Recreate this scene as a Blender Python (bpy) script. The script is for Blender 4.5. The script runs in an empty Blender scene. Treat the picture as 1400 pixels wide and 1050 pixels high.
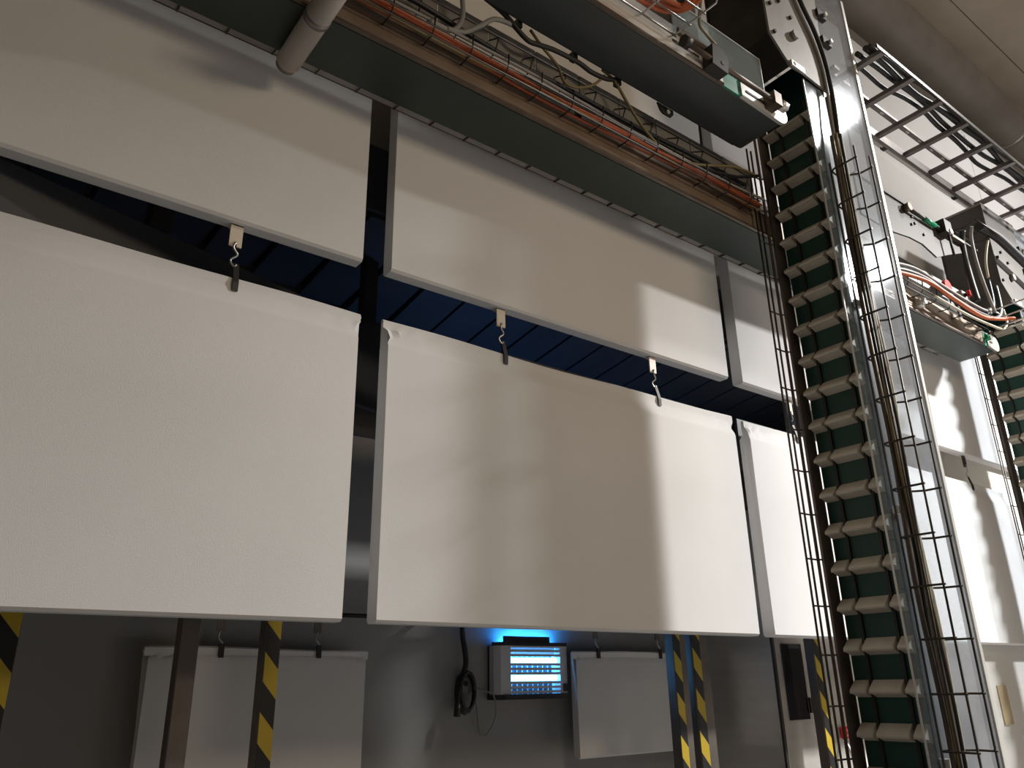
import bpy, bmesh, math, random
from mathutils import Vector, Matrix
random.seed(7)
S = bpy.context.scene
COL = S.collection
EZ = 1.65                      # eye height above the floor; all heights below are given from the eye
PI = math.pi

# ---------------------------------------------------------------- camera
cd = bpy.data.cameras.new('camera'); cam = bpy.data.objects.new('camera', cd); COL.objects.link(cam)
cd.sensor_fit = 'HORIZONTAL'; cd.sensor_width = 36.0; cd.lens = 1078.96 / 1400 * 36.0
cd.clip_start = 0.05; cd.clip_end = 200
yaw, pit, rol = 0.65200859, 0.36382947, -0.01703817
f = Vector((math.sin(yaw) * math.cos(pit), math.cos(yaw) * math.cos(pit), math.sin(pit)))
r0 = Vector((math.cos(yaw), -math.sin(yaw), 0)); u0 = r0.cross(f)
r = r0 * math.cos(rol) + u0 * math.sin(rol); u = u0 * math.cos(rol) - r0 * math.sin(rol)
cam.matrix_world = Matrix(((r.x, u.x, -f.x, 0), (r.y, u.y, -f.y, 0), (r.z, u.z, -f.z, EZ), (0, 0, 0, 1)))
S.camera = cam

# ---------------------------------------------------------------- world, lamps, exposure
S.view_settings.view_transform = 'Standard'; S.view_settings.look = 'None'
S.view_settings.gamma = 1.0; S.view_settings.use_curve_mapping = False
S.view_settings.exposure = 0.0
w = bpy.data.worlds.new('hall_air'); S.world = w; w.use_nodes = True
w.node_tree.nodes['Background'].inputs[0].default_value = (1.0, 0.82, 0.62, 1)
w.node_tree.nodes['Background'].inputs[1].default_value = 0.075

def area(name, loc, target, sx, sy, power, colour, spread=180):
    l = bpy.data.lights.new(name, 'AREA'); l.shape = 'RECTANGLE'; l.size = sx; l.size_y = sy
    l.energy = power; l.spread = math.radians(spread); l.color = colour
    o = bpy.data.objects.new(name, l); COL.objects.link(o)
    o.location = (loc[0], loc[1], loc[2] + EZ)
    d = Vector(target) - Vector(loc)
    o.rotation_euler = d.to_track_quat('-Z', 'Y').to_euler()
    return o
area('hall_lamp', (9.9, -0.95, 5.4), (9.9, -0.94, 1.0), 0.8, 0.4, 1950, (1.0, 0.985, 0.965), 150)
area('hall_lamp_far', (10.0, -1.0, 8.2), (10.0, -0.99, 1.0), 0.9, 0.5, 430, (1.0, 0.985, 0.965), 150)
area('warm_fill_behind', (3.6, -2.8, 3.3), (3.0, 3.0, 1.4), 2.0, 0.8, 62, (1.0, 0.80, 0.58))  # added warm fill from behind the viewer, lifts the shaded panels

# ---------------------------------------------------------------- materials
def mat(name, col, rough=0.6, metal=0.0, noise=None, bump=None, spec=None, emit=None, coat=None):
    m = bpy.data.materials.new(name); m.use_nodes = True
    nt = m.node_tree; b = nt.nodes['Principled BSDF']
    b.inputs['Base Color'].default_value = (*col, 1); b.inputs['Roughness'].default_value = rough
    b.inputs['Metallic'].default_value = metal
    if spec is not None: b.inputs['Specular IOR Level'].default_value = spec
    if emit: b.inputs['Emission Color'].default_value = (*emit[0], 1); b.inputs['Emission Strength'].default_value = emit[1]
    if coat: b.inputs['Coat Weight'].default_value = coat
    tc = nt.nodes.new('ShaderNodeTexCoord')
    if noise:
        col2, scale, lo, hi = noise[:4]
        mp = nt.nodes.new('ShaderNodeMapping'); nt.links.new(tc.outputs['Object'], mp.inputs[0])
        mp.inputs['Scale'].default_value = noise[4] if len(noise) > 4 else (1, 1, 1)
        n = nt.nodes.new('ShaderNodeTexNoise'); n.inputs['Scale'].default_value = scale; n.inputs['Detail'].default_value = 6
        nt.links.new(mp.outputs[0], n.inputs['Vector'])
        cr = nt.nodes.new('ShaderNodeValToRGB')
        cr.color_ramp.elements[0].position = lo; cr.color_ramp.elements[1].position = hi
        cr.color_ramp.elements[0].color = (*col, 1); cr.color_ramp.elements[1].color = (*col2, 1)
        nt.links.new(n.outputs['Fac'], cr.inputs[0]); nt.links.new(cr.outputs[0], b.inputs['Base Color'])
    if bump:
        n2 = nt.nodes.new('ShaderNodeTexNoise'); n2.inputs['Scale'].default_value = bump[0]; n2.inputs['Detail'].default_value = 3
        nt.links.new(tc.outputs['Object'], n2.inputs['Vector'])
        bp = nt.nodes.new('ShaderNodeBump'); bp.inputs['Strength'].default_value = bump[1]; bp.inputs['Distance'].default_value = 0.01
        nt.links.new(n2.outputs['Fac'], bp.inputs['Height']); nt.links.new(bp.outputs[0], b.inputs['Normal'])
    return m

def clear_mat(name, tint, gloss, rough, white=0.0, whitecol=(0.8, 0.85, 0.9)):
    """polycarbonate sheet: mostly see-through, some sheen, a little scuffing"""
    m = bpy.data.materials.new(name); m.use_nodes = True; nt = m.node_tree; nt.nodes.clear()
    out = nt.nodes.new('ShaderNodeOutputMaterial')
    t = nt.nodes.new('ShaderNodeBsdfTransparent'); t.inputs[0].default_value = (*tint, 1)
    g = nt.nodes.new('ShaderNodeBsdfGlossy'); g.inputs['Roughness'].default_value = rough
    d = nt.nodes.new('ShaderNodeBsdfDiffuse'); d.inputs[0].default_value = (*whitecol, 1)
    fr = nt.nodes.new('ShaderNodeFresnel'); fr.inputs[0].default_value = 1.5
    ad = nt.nodes.new('ShaderNodeMath'); ad.operation = 'ADD'; ad.inputs[1].default_value = gloss
    sc = nt.nodes.new('ShaderNodeMath'); sc.operation = 'MULTIPLY'; sc.inputs[1].default_value = 0.25
    nt.links.new(fr.outputs[0], sc.inputs[0]); nt.links.new(sc.outputs[0], ad.inputs[0])
    m1 = nt.nodes.new('ShaderNodeMixShader'); nt.links.new(ad.outputs[0], m1.inputs[0])
    nt.links.new(t.outputs[0], m1.inputs[1]); nt.links.new(g.outputs[0], m1.inputs[2])
    tc = nt.nodes.new('ShaderNodeTexCoord')
    n = nt.nodes.new('ShaderNodeTexNoise'); n.inputs['Scale'].default_value = 3; n.inputs['Detail'].default_value = 7
    nt.links.new(tc.outputs['Object'], n.inputs['Vector'])
    mm = nt.nodes.new('ShaderNodeMath'); mm.operation = 'MULTIPLY'; mm.inputs[1].default_value = 2 * white
    nt.links.new(n.outputs['Fac'], mm.inputs[0])
    m2 = nt.nodes.new('ShaderNodeMixShader'); nt.links.new(mm.outputs[0], m2.inputs[0])
    nt.links.new(m1.outputs[0], m2.inputs[1]); nt.links.new(d.outputs[0], m2.inputs[2])
    nt.links.new(m2.outputs[0], out.inputs[0])
    return m

def stripe_mat(name):
    """black and yellow hazard tape, diagonal print"""
    m = mat(name, (0.5, 0.36, 0.02), 0.45); nt = m.node_tree; b = nt.nodes['Principled BSDF']
    tc = nt.nodes.new('ShaderNodeTexCoord'); sp = nt.nodes.new('ShaderNodeSeparateXYZ')
    nt.links.new(tc.outputs['Object'], sp.inputs[0])
    mx = nt.nodes.new('ShaderNodeMath'); mx.operation = 'MULTIPLY'; mx.inputs[1].default_value = 1.15
    nt.links.new(sp.outputs['X'], mx.inputs[0])
    ad = nt.nodes.new('ShaderNodeMath'); ad.operation = 'ADD'
    nt.links.new(mx.outputs[0], ad.inputs[0]); nt.links.new(sp.outputs['Z'], ad.inputs[1])
    dv = nt.nodes.new('ShaderNodeMath'); dv.operation = 'DIVIDE'; dv.inputs[1].default_value = 0.235
    nt.links.new(ad.outputs[0], dv.inputs[0])
    fr = nt.nodes.new('ShaderNodeMath'); fr.operation = 'FRACT'; nt.links.new(dv.outputs[0], fr.inputs[0])
    gt = nt.nodes.new('ShaderNodeMath'); gt.operation = 'GREATER_THAN'; gt.inputs[1].default_value = 0.5
    nt.links.new(fr.outputs[0], gt.inputs[0])
    mx2 = nt.nodes.new('ShaderNodeMix'); mx2.data_type = 'RGBA'
    nt.links.new(gt.outputs[0], mx2.inputs['Factor'])
    mx2.inputs['A'].default_value = (0.56, 0.40, 0.03, 1); mx2.inputs['B'].default_value = (0.012, 0.012, 0.014, 1)
    nt.links.new(mx2.outputs['Result'], b.inputs['Base Color'])
    return m

M = dict(
    fabric=mat('white_fabric', (0.83, 0.815, 0.80), 0.95, noise=((0.79, 0.775, 0.76), 1.6, 0.35, 0.7), bump=(260, 0.10), spec=0.1),
    belt=mat('green_belt', (0.020, 0.033, 0.028), 0.5, noise=((0.034, 0.046, 0.041), 2.5, 0.3, 0.8)),
    beltblack=mat('black_belt', (0.055, 0.062, 0.062), 0.5, noise=((0.07, 0.077, 0.076), 2.5, 0.3, 0.8)),
    beltface=mat('green_lift_belt', (0.010, 0.060, 0.046), 0.5, noise=((0.020, 0.075, 0.058), 4, 0.3, 0.8)),
    beltedge=mat('green_belt_edge', (0.05, 0.30, 0.20), 0.35),
    flight=mat('cream_flight', (0.66, 0.59, 0.49), 0.5, noise=((0.56, 0.50, 0.41), 9, 0.3, 0.7)),
    steel=mat('brushed_steel', (0.24, 0.225, 0.205), 0.5, 0.35, noise=((0.30, 0.285, 0.26), 5, 0.3, 0.7), bump=(40, 0.05)),
    shadeplate=mat('shaded_plate', (0.095, 0.087, 0.074), 0.6, 0.2, noise=((0.075, 0.068, 0.058), 4, 0.3, 0.7)),  # plate colour darkened to put shade into it
    plate=mat('grey_plate', (0.34, 0.32, 0.295), 0.5, 0.35, noise=((0.27, 0.25, 0.235), 6, 0.3, 0.7)),
    bright=mat('bright_steel', (0.72, 0.70, 0.66), 0.35, 0.35),
    brown=mat('brown_frame', (0.16, 0.125, 0.10), 0.4, 0.6, noise=((0.11, 0.085, 0.07), 8, 0.3, 0.7)),
    sidewarm=mat('warm_side_plate', (0.30, 0.235, 0.175), 0.45, 0.4, noise=((0.22, 0.165, 0.12), 5, 0.3, 0.7)),
    dark=mat('dark_steel', (0.055, 0.05, 0.046), 0.5, 0.5, noise=((0.035, 0.032, 0.03), 6, 0.3, 0.7)),
    wire=mat('dark_wire', (0.07, 0.06, 0.052), 0.4, 0.7),
    zinc=mat('zinc_wire', (0.62, 0.61, 0.58), 0.3, 0.9),
    orange=mat('orange_jacket', (0.48, 0.105, 0.03), 0.5),
    black=mat('black_rubber', (0.018, 0.018, 0.02), 0.45),
    grey=mat('grey_jacket', (0.30, 0.29, 0.27), 0.5),
    olive=mat('olive_jacket', (0.23, 0.18, 0.08), 0.5),
    cream=mat('cream_jacket', (0.55, 0.50, 0.38), 0.5),
    wallp=mat('painted_wall', (0.36, 0.355, 0.347), 0.7, noise=((0.33, 0.325, 0.318), 1.2, 0.3, 0.7)),
    wallbeige=mat('beige_wall', (0.36, 0.33, 0.285), 0.8, noise=((0.31, 0.28, 0.24), 1.3, 0.3, 0.7)),
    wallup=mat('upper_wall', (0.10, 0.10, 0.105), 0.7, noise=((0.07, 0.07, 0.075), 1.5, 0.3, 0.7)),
    canopy=mat('canopy_sheet', (0.06, 0.064, 0.074), 0.45, noise=((0.045, 0.05, 0.06), 3, 0.3, 0.7)),
    concrete=mat('concrete', (0.78, 0.68, 0.57), 0.85, noise=((0.62, 0.53, 0.43), 1.1, 0.3, 0.75), bump=(30, 0.2)),
    floor=mat('resin_floor', (0.17, 0.165, 0.16), 0.5, noise=((0.14, 0.135, 0.13), 2, 0.3, 0.7)),
    duct=mat('duct_sheet', (0.46, 0.415, 0.375), 0.55, 0.2, noise=((0.34, 0.30, 0.27), 2.2, 0.3, 0.75)),
    ductband=mat('duct_band', (0.60, 0.60, 0.56), 0.4, 0.6),
    galv=mat('galvanised', (0.30, 0.27, 0.26), 0.45, 0.7, noise=((0.20, 0.18, 0.17), 7, 0.3, 0.7)),
    gpost=mat('post_steel', (0.22, 0.19, 0.17), 0.4, 0.6, noise=((0.15, 0.13, 0.115), 5, 0.3, 0.7)),
    tape=stripe_mat('hazard_tape'),
    inox=mat('stainless', (0.80, 0.77, 0.72), 0.25, 0.5, noise=((0.70, 0.67, 0.63), 2.5, 0.3, 0.7, (1, 1, 6))),
    partition=mat('partition_sheet', (0.82, 0.79, 0.73), 0.45, 0.1, noise=((0.74, 0.71, 0.66), 1.3, 0.3, 0.7)),
    glass=mat('dark_window', (0.02, 0.02, 0.025), 0.08, 0.0),
    tan=mat('tan_sheet', (0.50, 0.39, 0.24), 0.7),
    clip=mat('cream_clip', (0.80, 0.70, 0.58), 0.45),
    clear=clear_mat('clear_guard', (0.92, 0.95, 0.97), 0.01, 0.10, 0.08, (0.62, 0.70, 0.78)),
    clear2=clear_mat('hazy_guard', (0.80, 0.83, 0.86), 0.0, 0.10, 0.20, (0.66, 0.68, 0.72)),
    clear3=clear_mat('bluish_guard', (0.80, 0.88, 0.92), 0.02, 0.08, 0.16, (0.62, 0.70, 0.74)),
    red=mat('red_plastic', (0.75, 0.02, 0.01), 0.3),
    orangecap=mat('orange_cap', (0.85, 0.16, 0.02), 0.3),
    redmark=mat('red_paint_mark', (0.42, 0.20, 0.15), 0.7),
    green=mat('green_plastic', (0.01, 0.30, 0.12), 0.35),
    white=mat('white_print', (0.85, 0.83, 0.80), 0.5),
    zap=mat('silver_casing', (0.68, 0.68, 0.71), 0.4, 0.1),
    zapdark=mat('dark_casing', (0.03, 0.03, 0.04), 0.4),
    tube=mat('blue_tube', (0.3, 0.75, 1.0), 0.3, emit=((0.13, 0.50, 1.0), 9.0)),
    glowtube=mat('hidden_glow_tube', (0.3, 0.75, 1.0), 0.3, emit=((0.03, 0.32, 1.0), 220.0)),  # hidden emitter, added for the blue glow on wall and canopy
)

# ---------------------------------------------------------------- mesh builder
class MB:
    def __init__(s): s.v = []; s.f = []; s.sm = []
    def add(s, vs, fs, smooth=False):
        n = len(s.v); s.v += [tuple(p) for p in vs]; s.f += [tuple(i + n for i in q) for q in fs]; s.sm += [smooth] * len(fs)
        return s
    def box(s, a, b):
        x0, y0, z0 = [min(p, q) for p, q in zip(a, b)]; x1, y1, z1 = [max(p, q) for p, q in zip(a, b)]
        return s.add([(x0, y0, z0), (x1, y0, z0), (x1, y1, z0), (x0, y1, z0), (x0, y0, z1), (x1, y0, z1), (x1, y1, z1), (x0, y1, z1)],
                     [(0, 3, 2, 1), (4, 5, 6, 7), (0, 1, 5, 4), (1, 2, 6, 5), (2, 3, 7, 6), (3, 0, 4, 7)])
    def prism(s, poly, axis, lo, hi):
        """extrude a 2-D outline along axis 'x' (y,z), 'y' (x,z) or 'z' (x,y)"""
        def p3(p, t): return {'x': (t, p[0], p[1]), 'y': (p[0], t, p[1]), 'z': (p[0], p[1], t)}[axis]
        n = len(poly)
        return s.add([p3(p, lo) for p in poly] + [p3(p, hi) for p in poly],
                     [tuple(range(n))[::-1], tuple(range(n, 2 * n))] + [(i, (i + 1) % n, n + (i + 1) % n, n + i) for i in range(n)])
    def tube(s, pts, rad, sides=8, cap=True):
        P = [Vector(p) for p in pts]; n = len(P); vs = []; up = None
        for i, p in enumerate(P):
            t = (P[min(i + 1, n - 1)] - P[max(i - 1, 0)]).normalized()
            if up is None:
                a = Vector((0, 0, 1)) if abs(t.z) < 0.9 else Vector((0, 1, 0)); up = (a - t * a.dot(t)).normalized()
            else: up = (up - t * up.dot(t)).normalized()
            sd = t.cross(up)
            for k in range(sides):
                an = 2 * PI * k / sides + PI / sides; vs.append(p + up * math.cos(an) * rad + sd * math.sin(an) * rad)
        fs = [(i * sides + k, i * sides + (k + 1) % sides, (i + 1) * sides + (k + 1) % sides, (i + 1) * sides + k) for i in range(n - 1) for k in range(sides)]
        s.add(vs, fs, True)
        if cap:
            o = len(s.v) - len(vs)
            s.f += [tuple(o + k for k in range(sides))[::-1], tuple(o + (n - 1) * sides + k for k in range(sides))]; s.sm += [False, False]
        return s
    def build(s, name, m, parent=None, kind=None, bevel=0.0):
        off = Vector((0, 0, EZ))
        if parent is not None: off = off - WL[parent.name]
        me = bpy.data.meshes.new(name); me.from_pydata([tuple(Vector(p) + off) for p in s.v], [], s.f)
        for p, q in zip(me.polygons, s.sm): p.use_smooth = q
        bm = bmesh.new(); bm.from_mesh(me); bmesh.ops.recalc_face_normals(bm, faces=bm.faces)
        if bevel: bmesh.ops.bevel(bm, geom=list(bm.edges), offset=bevel, segments=1, affect='EDGES', clamp_overlap=True)
        bm.to_mesh(me); bm.free()
        me.materials.append(m); o = bpy.data.objects.new(name, me); COL.objects.link(o)
        if parent is not None: o.parent = parent; WL[o.name] = WL[parent.name]
        else: WL[o.name] = Vector((0, 0, 0))
        if kind: o['kind'] = kind
        return o
WL = {}
def tag(o, label, cat, group=None):
    o['label'] = label; o['category'] = cat
    if group: o['group'] = group
    return o
def thing(name, loc, label, cat, group=None):
    o = bpy.data.objects.new(name, None); COL.objects.link(o); o.empty_display_size = 0.1
    L = Vector((loc[0], loc[1], loc[2] + EZ)); o.location = L; WL[o.name] = L
    return tag(o, label, cat, group)
def shifted(o, d):
    c = o.copy(); COL.objects.link(c); c.parent = o.parent
    c.location = o.location + Vector(d); WL[c.name] = WL[o.name]
    return c
def copy_tree(o, d=None, parent=None):
    c = o.copy(); COL.objects.link(c)
    if parent is not None: c.parent = parent
    if d is not None: c.location = o.location + Vector(d)
    for ch in list(o.children): copy_tree(ch, None, c)
    return c
def box(name, a, b, m, parent=None, kind=None, bevel=0.0): return MB().box(a, b).build(name, m, parent, kind, bevel)
def curve(pts, n=5):
    """Catmull-Rom through the points"""
    P = [Vector(p) for p in pts]; out = []
    for i in range(len(P) - 1):
        a, b, c, d = P[max(i - 1, 0)], P[i], P[i + 1], P[min(i + 2, len(P) - 1)]
        for k in range(n):
            t = k / n
            out.append(0.5 * ((2 * b) + (c - a) * t + (2 * a - 5 * b + 4 * c - d) * t * t + (3 * b - a - 3 * c + d) * t ** 3))
    return out + [P[-1]]
def cable(name, pts, rad, m, label, group=None, n=5, cat='cable'):
    return tag(MB().tube(curve(pts, n), rad, 7).build(name, m), label, cat, group)
def hexbolt(name, c, axis, rad, h, m, parent):
    a = {'y': (0, -1, 0), 'x': (-1, 0, 0), 'z': (0, 0, -1)}[axis]
    return MB().tube([c, Vector(c) + Vector(a) * h], rad, 6).build(name, m, parent)

# ---------------------------------------------------------------- the setting
box('floor', (-8, -10, -EZ - 0.1), (16, 4.3, -EZ), M['floor'], kind='structure')
wb = box('wall_back', (-6, 4.26, -EZ), (5.2, 4.40, 1.44), M['wallp'], kind='structure')
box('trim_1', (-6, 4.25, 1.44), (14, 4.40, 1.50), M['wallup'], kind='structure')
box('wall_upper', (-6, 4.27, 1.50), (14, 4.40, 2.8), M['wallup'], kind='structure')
box('wall_front', (-6, 3.30, 2.76), (24, 3.40, 6.9), M['wallbeige'], kind='structure')
box('wall_right', (5.82, 3.60, -EZ), (14, 3.72, 2.24), M['partition'], kind='structure')
box('wall_low', (6.95, 3.11, -EZ), (14, 3.20, 1.45), M['partition'], kind='structure')
ce = box('ceiling', (-8, -8, 9.64), (24, 4.4, 9.8), M['dark'], kind='structure')
for i in range(9):                                    # concrete slabs running along the hall, recessed joints
    y1 = 3.18 + 1.2 * (1 - i); y0 = y1 - 1.185
    if y0 > 4.3: continue
    box('ceiling_slab', (-8, y0, 9.6), (24, min(y1, 4.38), 9.66), M['concrete'], ce)

# dark canopy behind the hanging panels: fascia plus sloping sheets with recessed seams
cn = bpy.data.objects.new('canopy', None); COL.objects.link(cn); WL[cn.name] = Vector((0, 0, 0)); cn['kind'] = 'structure'
box('fascia', (-5, 3.27, 2.36), (13, 3.30, 2.76), M['canopy'], cn)
pitch = 0.30
for i in range(58):
    x0 = -4.4 + i * pitch; x1 = x0 + pitch - 0.02
    zf = 2.335; zb = 2.20 + max(0.0, 0.14 * (2.1 - x0))
    MB().add([(x0, 3.30, zf), (x1, 3.30, zf), (x1, 4.25, zb), (x0, 4.25, zb), (x0, 3.30, zf + .03), (x1, 3.30, zf + .03), (x1, 4.25, zb + .03), (x0, 4.25, zb + .03)],
             [(0, 1, 2, 3), (4, 5, 6, 7), (0, 1, 5, 4), (1, 2, 6, 5), (2, 3, 7, 6), (3, 0, 4, 7)]).build('canopy_sheet', M['canopy'], cn)
MB().add([(-4.4, 3.30, 2.39), (13, 3.30, 2.39), (13, 4.25, 2.28), (2.1, 4.25, 2.28), (-4.4, 4.25, 3.18)], [(0, 1, 2, 3, 4)]).build('backing', M['dark'], cn)

# dark board crossing obliquely behind the panels at the left
bo = bpy.data.objects.new('trim_2', None); COL.objects.link(bo); WL[bo.name] = Vector((0, 0, 0)); bo['kind'] = 'structure'
MB().prism([(-0.05, 3.13), (2.05, 3.76), (2.04, 3.80), (-0.06, 3.17)], 'z', 1.42, 1.895).build('board', M['canopy'], bo)
MB().prism([(0.55, 3.28), (0.64, 3.307), (0.62, 3.34), (0.53, 3.31)], 'z', 1.895, 2.35).build('strut', M['dark'], bo)
MB().prism([(1.75, 3.64), (1.84, 3.667), (1.82, 3.70), (1.73, 3.67)], 'z', 1.895, 2.30).build('strut', M['dark'], bo)

# unseen battens added behind the panels to keep lamp light off the back wall
for i, (x0, x1) in enumerate(((1.62, 4.05), (4.28, 6.72))):
    box('trim_%d' % (3 + i), (x0, 3.115, 1.30), (x1, 3.135, 1.655), M['canopy'], kind='structure')

# ---------------------------------------------------------------- hanging fabric panels
def panel_cover(x0, x1, y, t, z0, z1, z2, seed):
    """fabric bag: box body, tapered shoulder, flat hem round the rod"""
    rnd = random.Random(seed); mb = MB(); nx = 40
    ym = y + t * 0.42; h = 0.011
    prof = [(y + 0.012, z0), (y, z0 + 0.012), (y, z0 + (z1 - z0) * .33), (y, z0 + (z1 - z0) * .66), (y, z1 - 0.015), (y + 0.006, z1 + 0.006),
            (y + (ym - y) * .45, z1 + (z2 - z1) * .3), (ym - h - 0.002, z2 - 0.055), (ym - h, z2 - 0.045), (ym - h, z2 - 0.008), (ym, z2),
            (ym + h, z2 - 0.008), (ym + h, z2 - 0.05), (y + t - (y + t - ym) * .45, z1 + (z2 - z1) * .3), (y + t, z1), (y + t, z0 + 0.012), (y + t - 0.012, z0)]
    n = len(prof); vs = []
    ph = rnd.random() * 6
    for i in range(nx + 1):
        q = i / nx; e = 0.5 - 0.5 * math.cos(PI * q)
        e = 0.4 * q + 0.6 * e
        for j, (py, pz) in enumerate(prof):
            inset = 0.0; dy = dz = 0.0
            if 6 <= j <= 13:
                inset = 0.012 if j in (6, 13) else 0.0
            if 8 <= j <= 12: inset = -0.018
            x = x0 + inset + (x1 - x0 - 2 * inset) * e
            d = min(x - x0, x1 - x)
            if j in (6, 7, 13):                               # gathers near the corners
                k = math.exp(-max(d, 0) / 0.16)
                dy = 0.009 * k * math.sin(x * 95 + ph + j) ; dz = 0.006 * k * math.sin(x * 70 + j)
            if 7 <= j <= 12: dz += 0.006 * math.sin(x * 2.1 + ph) + 0.004 * math.sin(x * 5.3 + ph * 2)
            if j in (2, 3): dy = -0.004 * math.sin(PI * e) + 0.003 * math.sin(x * 3 + ph)
            vs.append((x, py + dy, pz + dz))
    fs = [(i * n + j, i * n + (j + 1) % n, (i + 1) * n + (j + 1) % n, (i + 1) * n + j) for i in range(nx) for j in range(n)]
    mb.add(vs, fs, True)
    mb.f += [tuple(range(n))[::-1], tuple(nx * n + j for j in range(n))]; mb.sm += [False, False]
    return mb, ym
def panel(name, label, group, x0, x1, y, t, z0, z1, z2, seed):
    T = thing(name, ((x0 + x1) / 2, y + t / 2, z0), label, 'acoustic panel', group)
    mb, ym = panel_cover(x0, x1, y, t, z0, z1, z2, seed)
    o = mb.build('fabric_cover', M['fabric'], T)
    bm = bmesh.new(); bm.from_mesh(o.data)
    for e in bm.edges: e.smooth = e.calc_face_angle(0) < math.radians(32)
    bm.to_mesh(o.data); bm.free()
    MB().tube([(x0 - 0.022, ym, z2 - 0.022), (x0 - 0.005, ym, z2 - 0.022)], 0.007).build('rod_end', M['white'], T)
    MB().tube([(x1 + 0.005, ym, z2 - 0.022), (x1 + 0.022, ym, z2 - 0.022)], 0.007).build('rod_end', M['white'], T)
    return T
ROWS = [(0.243, 1.485, 1.612, 'lowest row'), (1.866, 3.09, 3.225, 'second row'), (3.475, 4.70, 4.835, 'third row'), (5.085, 6.31, 6.445, 'top row')]
WHO = {(0, -1): 'large white fabric panel at left of the lowest row, over the plain grey post',
       (0, 0): 'large white fabric panel right above the blue insect killer lamp',
       (0, 1): 'white fabric panel of the lowest row directly left of and behind the near lift tower',
       (0, 2): 'white fabric panel of the lowest row right of the near lift tower with light bands',
       (1, -1): 'dim beige-lit white fabric panel at left edge of the second row under the round motor',
       (1, 0): 'white fabric panel in the second row under the long lower conveyor, diagonal shadow on it',
       (1, 1): 'white fabric panel of the second row cut off by the near lift tower',
       (1, 2): 'white fabric panel of the second row below the far conveyor end, rounded shadow on it',
       (2, 0): 'white fabric panel of the third row glimpsed between the two conveyors, left of the slot',
       (2, 1): 'white third-row fabric panel behind the end of the upper conveyor',
       (2, 2): 'shaded white fabric panel of the third row behind the bracket plate',
       (3, 1): 'white fabric panel of the top row seen through the left rungs of the cable ladder',
       (3, 2): 'white fabric panel of the top row seen through the right rungs of the cable ladder',
       (3, 3): 'white top row fabric panel at the right edge behind the cable ladder',
       (2, -1): 'white third-row fabric panel above the round motor'}
PX = []
for ri, (z0, z1, z2, nm) in enumerate(ROWS):
    for k in range(-1, 4):
        if (ri, k) not in WHO: continue
        x0 = 1.575 + 2.667 * k; x1 = x0 + 2.515
        if ri >= 2 and k >= 2: x0 -= 0.135
        z1_, z2_ = (4.935, 5.07) if ri == 2 and k >= 1 else (z1, z2)
        panel('acoustic_panel', WHO[(ri, k)], 'white fabric panels in ' + nm, x0, x1, 3.0, 0.085, z0, z1_, z2_, ri * 10 + k)

# hangers: cream plate on the panel above, wire hook, dark strap round the rod
def hanger(x, zt, zrod, label, group, dark=False):
    y = 3.036; T = thing('panel_hanger', (x, y, zrod), label, 'hook', group)
    h = 0.105
    pl = MB().prism([(x - 0.027, zt), (x + 0.027, zt), (x + 0.027, zt - h), (x + 0.006, zt - h), (x + 0.006, zt - h + .022), (x - 0.006, zt - h + .022), (x - 0.006, zt - h), (x - 0.027, zt - h)], 'y', y - 0.004, y + 0.004)
    pl.build('clip_plate', M['dark' if dark else 'clip'], T)
    box('clip_foot', (x - 0.027, y - 0.004, zt - 0.005), (x + 0.027, y + 0.035, zt), M['clip'], T)
    zc = zt - h + 0.018; zr = zrod + 0.055
    MB().tube(curve([(x, y + 0.006, zc), (x, y - 0.012, zc - 0.004), (x - 0.008, y - 0.012, zc - 0.03), (x + 0.014, y - 0.004, (zc + zr) / 2), (x - 0.010, y + .004, zr + 0.03), (x + 0.004, y + .002, zr + 0.002), (x + 0.016, y, zr + 0.012)], 4), 0.005, 6).build('wire_hook', M['zinc'], T)
    MB().prism([(y + 0.002, zr + 0.018), (y + 0.008, zr + 0.012), (y - 0.014, zrod - 0.028), (y - 0.012, zrod - 0.062), (y - 0.022, zrod - 0.066), (y - 0.024, zrod - 0.024)], 'x', x + 0.004, x + 0.028).build('strap', M['dark'], T)
    return T
for x, lab in [(0.845, 'cream clip and hook at left, holding the big panel over the plain post'), (2.25, 'cream clip and hook left on the panel over the blue lamp'),
               (3.40, 'cream clip and hook right on the panel over the blue lamp'), (4.80, 'cream clip and hook just left of the near lift tower')]:
    hanger(x, 1.866, 1.612, lab, 'hangers between second and lowest row')
hanger(7.43, 1.866, 1.612, 'dark clip and shiny wire hook right of the near lift tower', 'hangers between second and lowest row', True)
hanger(-0.35, 1.866, 1.612, 'cream clip and hook holding the left end of the leftmost big panel', 'hangers between second and lowest row')
hanger(6.1, 1.866, 1.612, 'cream clip and hook hidden behind the near lift tower', 'hangers between second and lowest row')

for k in range(-1, 4):                                 # third row hangs under short arms on the wall, the top row too
    for fx in (0.22, 0.78):
        x = 1.575 + 2.667 * k + 2.515 * fx
        for ri, zz in ((2, 4.82 if k < 1 else 5.05), (3, 6.43)):
            if (ri, k) in WHO:
                hr = box('wall_bracket', (x - 0.012, 3.036, zz), (x + 0.012, 3.301, zz + 0.03), M['wire'])
                tag(hr, 'short dark arm holding a panel of the ' + ('third' if ri == 2 else 'top') + ' row', 'bracket', 'arms behind the upper panels')

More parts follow.
